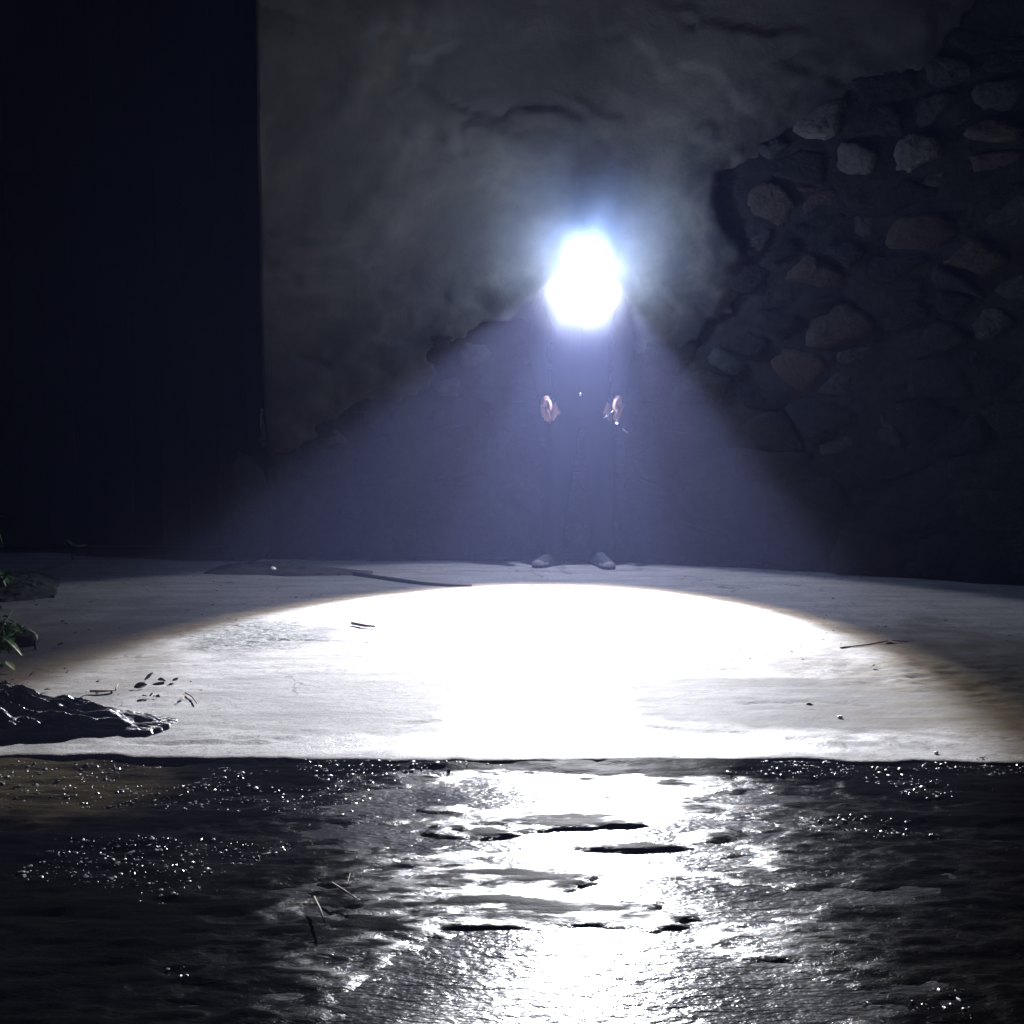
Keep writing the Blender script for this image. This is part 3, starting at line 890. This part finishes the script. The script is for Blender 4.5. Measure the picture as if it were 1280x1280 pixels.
# keys hanging from the right-hand fingers
kc = at_depth(771, 529, 5.62)
keys = tag(empty('keys', kc), 'small bright keys dangling below the hand on the right', 'keys')
bm = bmesh.new(); tube(bm, [(.008 * math.cos(a), 0, .008 * math.sin(a) + .012) for a in [2 * math.pi * q / 12 for q in range(13)]], .0015, 6)
obj('ring', bm, MAT_REFLECT, keys, True)
for (du, dv, rz_, L) in ((8, 8, R(-55), .030), (0, 0, 0, .012)):
    bm = bmesh.new()
    bmesh.ops.create_cone(bm, cap_ends=True, segments=14, radius1=.0085, radius2=.0085, depth=.004)
    bmesh.ops.rotate(bm, matrix=Matrix.Rotation(R(70), 3, 'X'), verts=bm.verts[:])
    if L > .02: box(bm, (0, -.001, -L * .6), (.007, .003, L), rot=None, bev=.0008)
    k_ = obj('key', bm, MAT_REFLECT, keys)
    k_.location = at_depth(771 + du, 529 + dv, 5.62) - kc; k_.rotation_euler = (R(-25), rz_, 0)
bm = bmesh.new()
pa = at_depth(768, 511, 5.635) - kc
tube(bm, [(0, 0, .02), (.002, .005, .05), pa], .0022, 6); obj('cord', bm, MAT_STUB, keys, True)
for (u, v) in ((757.5, 520.5), (765, 515)):
    kc2 = at_depth(u, v, 5.6)
    bm = bmesh.new(); tube(bm, [(-.011, -.002, -.007), (0, -.003, 0), (.011, -.002, .007)], [.003, .0042, .003], 8)
    z2 = obj('pocket_rivet', bm, MAT_REFLECT, per, True); z2.location = kc2 - PL

# ------------------------------------------------------------------ things on the ground at the left
def heap(name, c, L, Wd, H, mat, seed, label, cat, rz=0.0, taper=1.0, fold=1.0):
    nx_, ny_ = 230, 130
    u = np.linspace(-1, 1, nx_); v = np.linspace(-1, 1, ny_)
    U, Vv = np.meshgrid(u, v)
    wd = Wd * (1 - taper * sstep(-.2, 1.0, U) * .66)
    rim = 1 + .22 * fbm(U * 3 + seed, Vv * 3, 3)
    Xx = U * L * (1 + .05 * fbm(Vv * 5, U * 2 + seed, 3)); Yy = Vv * wd * rim
    wx = Xx + .05 * fbm(Xx * 6 + seed, Yy * 6, 3); wy = Yy + .04 * fbm(Xx * 6, Yy * 6 + seed, 3)
    rdg = lambda n_: 1 - np.abs(n_) * 2.2
    f1 = rdg(fbm(wx * 3.5 + seed, wy * 16, 2)); f2 = rdg(fbm(wx * 7 + seed, wy * 34 + 4, 2)); f3 = rdg(fbm(wx * 17, wy * 75 + seed, 2))
    env = np.clip(1 - np.abs(Vv) ** 2.5, 0, 1) * np.clip(1 - np.abs(U) ** 4, 0, 1) * (1 - .62 * taper * sstep(-.4, 1, U))
    Zz = H * env * (.30 + fold * (.40 * f1 ** 2 * np.sign(f1) + .34 * f2 + .22 * f3)) + .004
    Zz = np.maximum(Zz, -.004)
    edge_ = (np.abs(U) > .985) | (np.abs(Vv) > .97)
    Zz[edge_] = -.012
    co = np.stack([Xx, Yy, Zz], -1).reshape(-1, 3)
    i = np.arange(nx_ - 1)[None, :] + nx_ * np.arange(ny_ - 1)[:, None]
    me = bpy.data.meshes.new(name)
    me.from_pydata(co.tolist(), [], np.stack([i, i + 1, i + 1 + nx_, i + nx_], -1).reshape(-1, 4).tolist())
    o = link_mesh(name, me, mat, smooth=True)
    o.location = (c[0], c[1], c[2] + .006); o.rotation_euler = (0, 0, rz)
    return tag(o, label, cat)
heap('plastic_sheet', (-1.40, 2.84, 0), .50, .18, .105, MAT_PLASTIC, 3.1, 'crumpled shiny black plastic sheet lying on the slab at its left edge', 'plastic sheet', R(-3))
heap('dark_sheeting', (-1.12, 5.55, 0), .42, .13, .035, MAT_SHEET, 7.7, 'flat dark strip of sheeting on the slab near the wall, left of the person', 'sheeting', R(-8))
bm = bmesh.new()
cp = [on_ground(u, v) + Vector((0, 0, .006)) for u, v in ((400, 714), (440, 718), (470, 723), (500, 727), (530, 731), (560, 733), (590, 733))]
tube(bm, cp, [.012, .013, .011, .010, .008, .007, .004], 8)
tag(obj('fallen_branch', bm, MAT_SHEET, smooth=True), 'thin dark branch running from the dark sheeting to the edge of the light', 'branch')
heap('debris_heap', (-2.38, 4.95, 0), .30, .30, .07, MAT_SHEET, 1.3, 'low dark heap of debris at the far left behind the green weeds', 'debris heap', R(20), 0, .9)

def leaf_mesh(L, Wd, bend, n=6):
    me = bpy.data.meshes.new('leaf'); v = []; f = []
    for i in range(n + 1):
        t = i / n; w_ = Wd * math.sin(math.pi * min(.98, t * .94 + .05)) ** .8
        z_ = -bend * t * t * L
        v += [(-w_, L * t, z_ + w_ * .25), (0, L * t, z_), (w_, L * t, z_ + w_ * .25)]
        if i:
            a = 3 * (i - 1); f += [(a, a + 1, a + 4, a + 3), (a + 1, a + 2, a + 5, a + 4)]
    me.from_pydata(v, [], f); return me
LM = [leaf_mesh(.075, .019, .5), leaf_mesh(.055, .017, .3), leaf_mesh(.10, .014, .8)]
for q in LM: q.materials.append(MAT_LEAF)
def weed(loc, H, n, spread, label, seed, pale=0):
    rg = random.Random(seed)
    root = tag(empty('weed', loc), label, 'weed', 'weeds at the left edge of the slab')
    stems = []
    bm = bmesh.new()
    for s in range(max(3, n // 7)):
        a = rg.uniform(0, 6.28); tip = Vector((spread * math.cos(a) * rg.uniform(.3, 1), spread * math.sin(a) * rg.uniform(.3, 1), H * rg.uniform(.5, 1)))
        mid = tip * .5 + Vector((0, 0, H * .12))
        stems.append((mid, tip)); tube(bm, [(0, 0, -.01), mid, tip], [.004, .003, .0015], 5)
    obj('stem', bm, MAT_STEM, root, True)
    for i in range(n):
        mid, tip = rg.choice(stems); t = rg.random() ** .8
        p = (mid * (2 * t) if t < .5 else mid + (tip - mid) * (2 * t - 1))
        lf = bpy.data.objects.new('leaf', rg.choice(LM)); col.objects.link(lf); lf.parent = root
        lf.location = p; s = rg.uniform(.4, .85); lf.scale = (s, s, s)
        lf.rotation_euler = (rg.uniform(-.5, .7), rg.uniform(-.4, .4), rg.uniform(0, 6.28))
weed((-1.66, 3.42, 0), .22, 120, .15, 'broad leafed green weed beside the plastic sheet, brightest of the weeds', 1)
weed((-1.88, 3.85, 0), .48, 110, .14, 'tall dark green weed at the left edge, behind the brightest one', 2)
weed((-1.62, 3.12, 0), .08, 26, .10, 'low sprawling green weed just behind the plastic sheet', 3)
weed((-2.30, 4.6, 0), .68, 90, .18, 'tallest and farthest green weed at the left, lost in shadow', 4)
lf = link_mesh('fallen_leaf', leaf_mesh(.06, .010, .1), MAT_LEAF_P)
p = on_ground(8, 838); lf.location = p + Vector((0, 0, .03)); lf.rotation_euler = (R(-14), 0, R(-130))
tag(lf, 'single pale narrow leaf below the green weeds', 'leaf')

# dark fallen leaves on the pale slab
dl = [(174, 862, 16, 'leftmost of the upper pair of dark leaves on the pale slab'), (186, 853, 14, 'dark leaf touching the right of the leftmost one, by the twigs'),
      (203, 853, 14, 'rounder dark leaf in the upper row, left of a small forked one'), (219, 854, 8, 'small forked dark leaf at the right end of the upper row'),
      (181, 873, 9, 'small curled dark leaf at the left end of the lower row'), (189, 873, 6, 'tiny dark leaf in the middle of the lower row'),
      (198, 873, 9, 'dark leaf at the right end of the lower row'), (85, 845, 7, 'lone dark leaf above the horizontal twig'),
      (58, 866, 9, 'dark leaf just above the plastic sheet'), (40, 848, 10, 'dark leaf lying under the weed, near the pale leaf'),
      (1011, 884, 9, 'dark leaf alone on the damp patch at the right'), (75, 809, 7, 'dark leaf right of the white tipped stub'),
      (1092, 836, 7, 'small dark leaf near the right rim of the light')]
dmesh = [leaf_mesh(.05, .013, .1), leaf_mesh(.05, .017, -.25)]
for q in dmesh: q.materials.append(MAT_DRYLEAF)
rg = random.Random(5)
for i, (u, v, s, lab) in enumerate(dl):
    o = bpy.data.objects.new('fallen_leaf', dmesh[i % 2]); col.objects.link(o)
    o.location = on_ground(u - s * .4, v) + Vector((0, 0, .007)); L = s / 1380 * o.location.y / .05
    o.scale = (L * 1.1, L, L * 1.6); o.rotation_euler = (R(rg.uniform(5, 25)), R(rg.choice((-1, 1)) * rg.uniform(25, 50)), R(-90 + rg.uniform(-35, 35)))
    tag(o, lab, 'leaf', 'dark leaves fallen on the slab')

def twig(pl, r, label, mat=MAT_TWIG, forks=()):
    bm = bmesh.new()
    P = [on_ground(u, v) + Vector((0, 0, r + .004)) for u, v in pl]
    tube(bm, P, [r] * (len(P) - 1) + [r * .6], 6)
    for (a, b) in forks:
        tube(bm, [on_ground(*a) + Vector((0, 0, r + .004)), on_ground(*b) + Vector((0, 0, r + .012))], [r * .7, r * .3], 5)
    tag(obj('twig', bm, mat, smooth=True), label, 'twig', 'twigs on the ground')
twig([(112, 867), (126, 867), (144, 866)], .0035, 'straight brown twig with forked ends left of the dark leaves', forks=(((112, 867), (107, 871)), ((144, 866), (148, 861))))
twig([(440, 782), (455, 785), (469, 786)], .006, 'short lone stick in the bright light left of centre')
twig([(232, 868), (241, 874), (246, 882)], .0022, 'thin bent twig right of the lower row of dark leaves')
twig([(222, 880), (229, 876), (230, 872)], .0022, 'tiny hooked twig below the small forked leaf')
twig([(1050, 812), (1085, 808), (1110, 803), (1135, 804)], .003, 'long crooked twig near the right rim of the light', forks=(((1110, 803), (1128, 810)),))
twig([(393, 1125), (400, 1140), (406, 1158)], .0018, 'upright looking pale twig on the dark lane', MAT_STUB)
twig([(415, 1107), (432, 1118), (446, 1128)], .0016, 'slanting pale twig on the dark lane, uppermost of the two', MAT_STUB, forks=(((432, 1118), (438, 1100)),))
def small(name, u, v, s, mat, seed, label, cat, zf=0.0):
    o = rock(name, on_ground(u, v, zf) + Vector((0, 0, s[2] * .6)), s, mat, seed, sub=2)
    return tag(o, label, cat)
small('clod', 33, 806, (.05, .04, .035), MAT_CLOD, 1, 'dark clod of earth beside the white tipped stub', 'clod')
small('pebble', 341, 713, (.018, .014, .012), MAT_WHITE, 2, 'small white pebble on the dark sheeting near the wall', 'pebble', .02)
small('pebble', 1170, 942, (.006, .005, .004), MAT_WHITE, 3, 'tiny white pebble at the right near the slab edge', 'pebble')
small('pebble', 1050, 897, (.008, .006, .004), MAT_WHITE, 4, 'white crumb of stone on the damp patch at the right', 'pebble')
small('flat_stone', 252, 1217, (.022, .016, .008), MAT_STONE_G, 5, 'flat grey stone on the dark lane at the lower left', 'stone', -.035)
sb = tag(empty('stub', on_ground(45, 812)), 'short upright stub with a white tip beside the weeds', 'stub')
bm = bmesh.new(); tube(bm, [(0, 0, -.01), (-.002, 0, .02), (.001, 0, .034)], [.006, .005, .0055], 8); obj('stem', bm, MAT_STUB, sb, True)
bm = bmesh.new(); tube(bm, [(.001, 0, .0345), (.001, 0, .048), (.001, 0, .051)], [.006, .006, .003], 8); obj('tip', bm, MAT_WHITE, sb, True)
bm = bmesh.new()
a_, b_, c_ = at_depth(82, 676, 5.6), at_depth(90, 680, 5.6), at_depth(107, 681, 5.6)
g_ = on_ground(92, 700)
tube(bm, [g_, at_depth(88, 690, 5.6), b_, a_], [.006, .006, .006, .007], 6); tube(bm, [b_, at_depth(98, 683, 5.6), c_], [.005, .005, .004], 6)
tag(obj('broken_twig', bm, MAT_STUB, smooth=True), 'pale broken twig sticking up in front of the black gate', 'twig')

# ------------------------------------------------------------------ damp night air and the added glare mist round the lamp
def vol_mat(name, colr, dens, aniso, shape=None):
    mt = bpy.data.materials.new(name); mt.use_nodes = True; t = mt.node_tree
    t.nodes.remove(t.nodes['Principled BSDF'])
    v = t.nodes.new('ShaderNodeVolumePrincipled')
    v.inputs['Color'].default_value = (*colr, 1); v.inputs['Density'].default_value = dens; v.inputs['Anisotropy'].default_value = aniso
    t.links.new(v.outputs[0], t.nodes['Material Output'].inputs['Volume'])
    if shape:
        tc = t.nodes.new('ShaderNodeTexCoord'); g = t.nodes.new('ShaderNodeTexGradient'); g.gradient_type = 'SPHERICAL'
        t.links.new(tc.outputs['Object'], g.inputs[0])
        p = t.nodes.new('ShaderNodeMath'); p.operation = 'POWER'; p.inputs[1].default_value = shape
        t.links.new(g.outputs['Fac'], p.inputs[0])
        q = t.nodes.new('ShaderNodeMath'); q.operation = 'MULTIPLY'; q.inputs[1].default_value = dens
        nz = t.nodes.new('ShaderNodeTexNoise'); nz.inputs['Scale'].default_value = 3.2; nz.inputs['Detail'].default_value = 3
        t.links.new(tc.outputs['Object'], nz.inputs['Vector'])
        mr = t.nodes.new('ShaderNodeMapRange'); t.links.new(nz.outputs['Fac'], mr.inputs['Value'])
        for k_, v_ in (('From Min', .32), ('From Max', .68), ('To Min', .35), ('To Max', 1.6)): mr.inputs[k_].default_value = v_
        w_ = t.nodes.new('ShaderNodeMath'); w_.operation = 'MULTIPLY'
        t.links.new(p.outputs[0], w_.inputs[0]); t.links.new(mr.outputs[0], w_.inputs[1]); p = w_
        t.links.new(p.outputs[0], q.inputs[0]); t.links.new(q.outputs[0], v.inputs['Density'])
    return mt
bm = bmesh.new(); box(bm, (0, 0, 0), (20, 18, 5.2))
hz = obj('haze', bm, vol_mat('damp_air', (.43, .49, .96), .0062, .3))
hz.location = (0, 1.5, 1.45)
tag(hz, kind='stuff')
bm = bmesh.new(); bmesh.ops.create_icosphere(bm, subdivisions=4, radius=1)
ms = obj('halo', bm, vol_mat('halo_mist', (.80, .88, 1.0), .42, .2, 2.2))  # scattering ball added to give the lamp its lens glare halo
ms.location = LAMP + Vector((0, -.01, .095)); ms.scale = (.70, .70, .70)
tag(ms, 'added glare mist glowing round the headlamp', 'halo', kind='stuff')
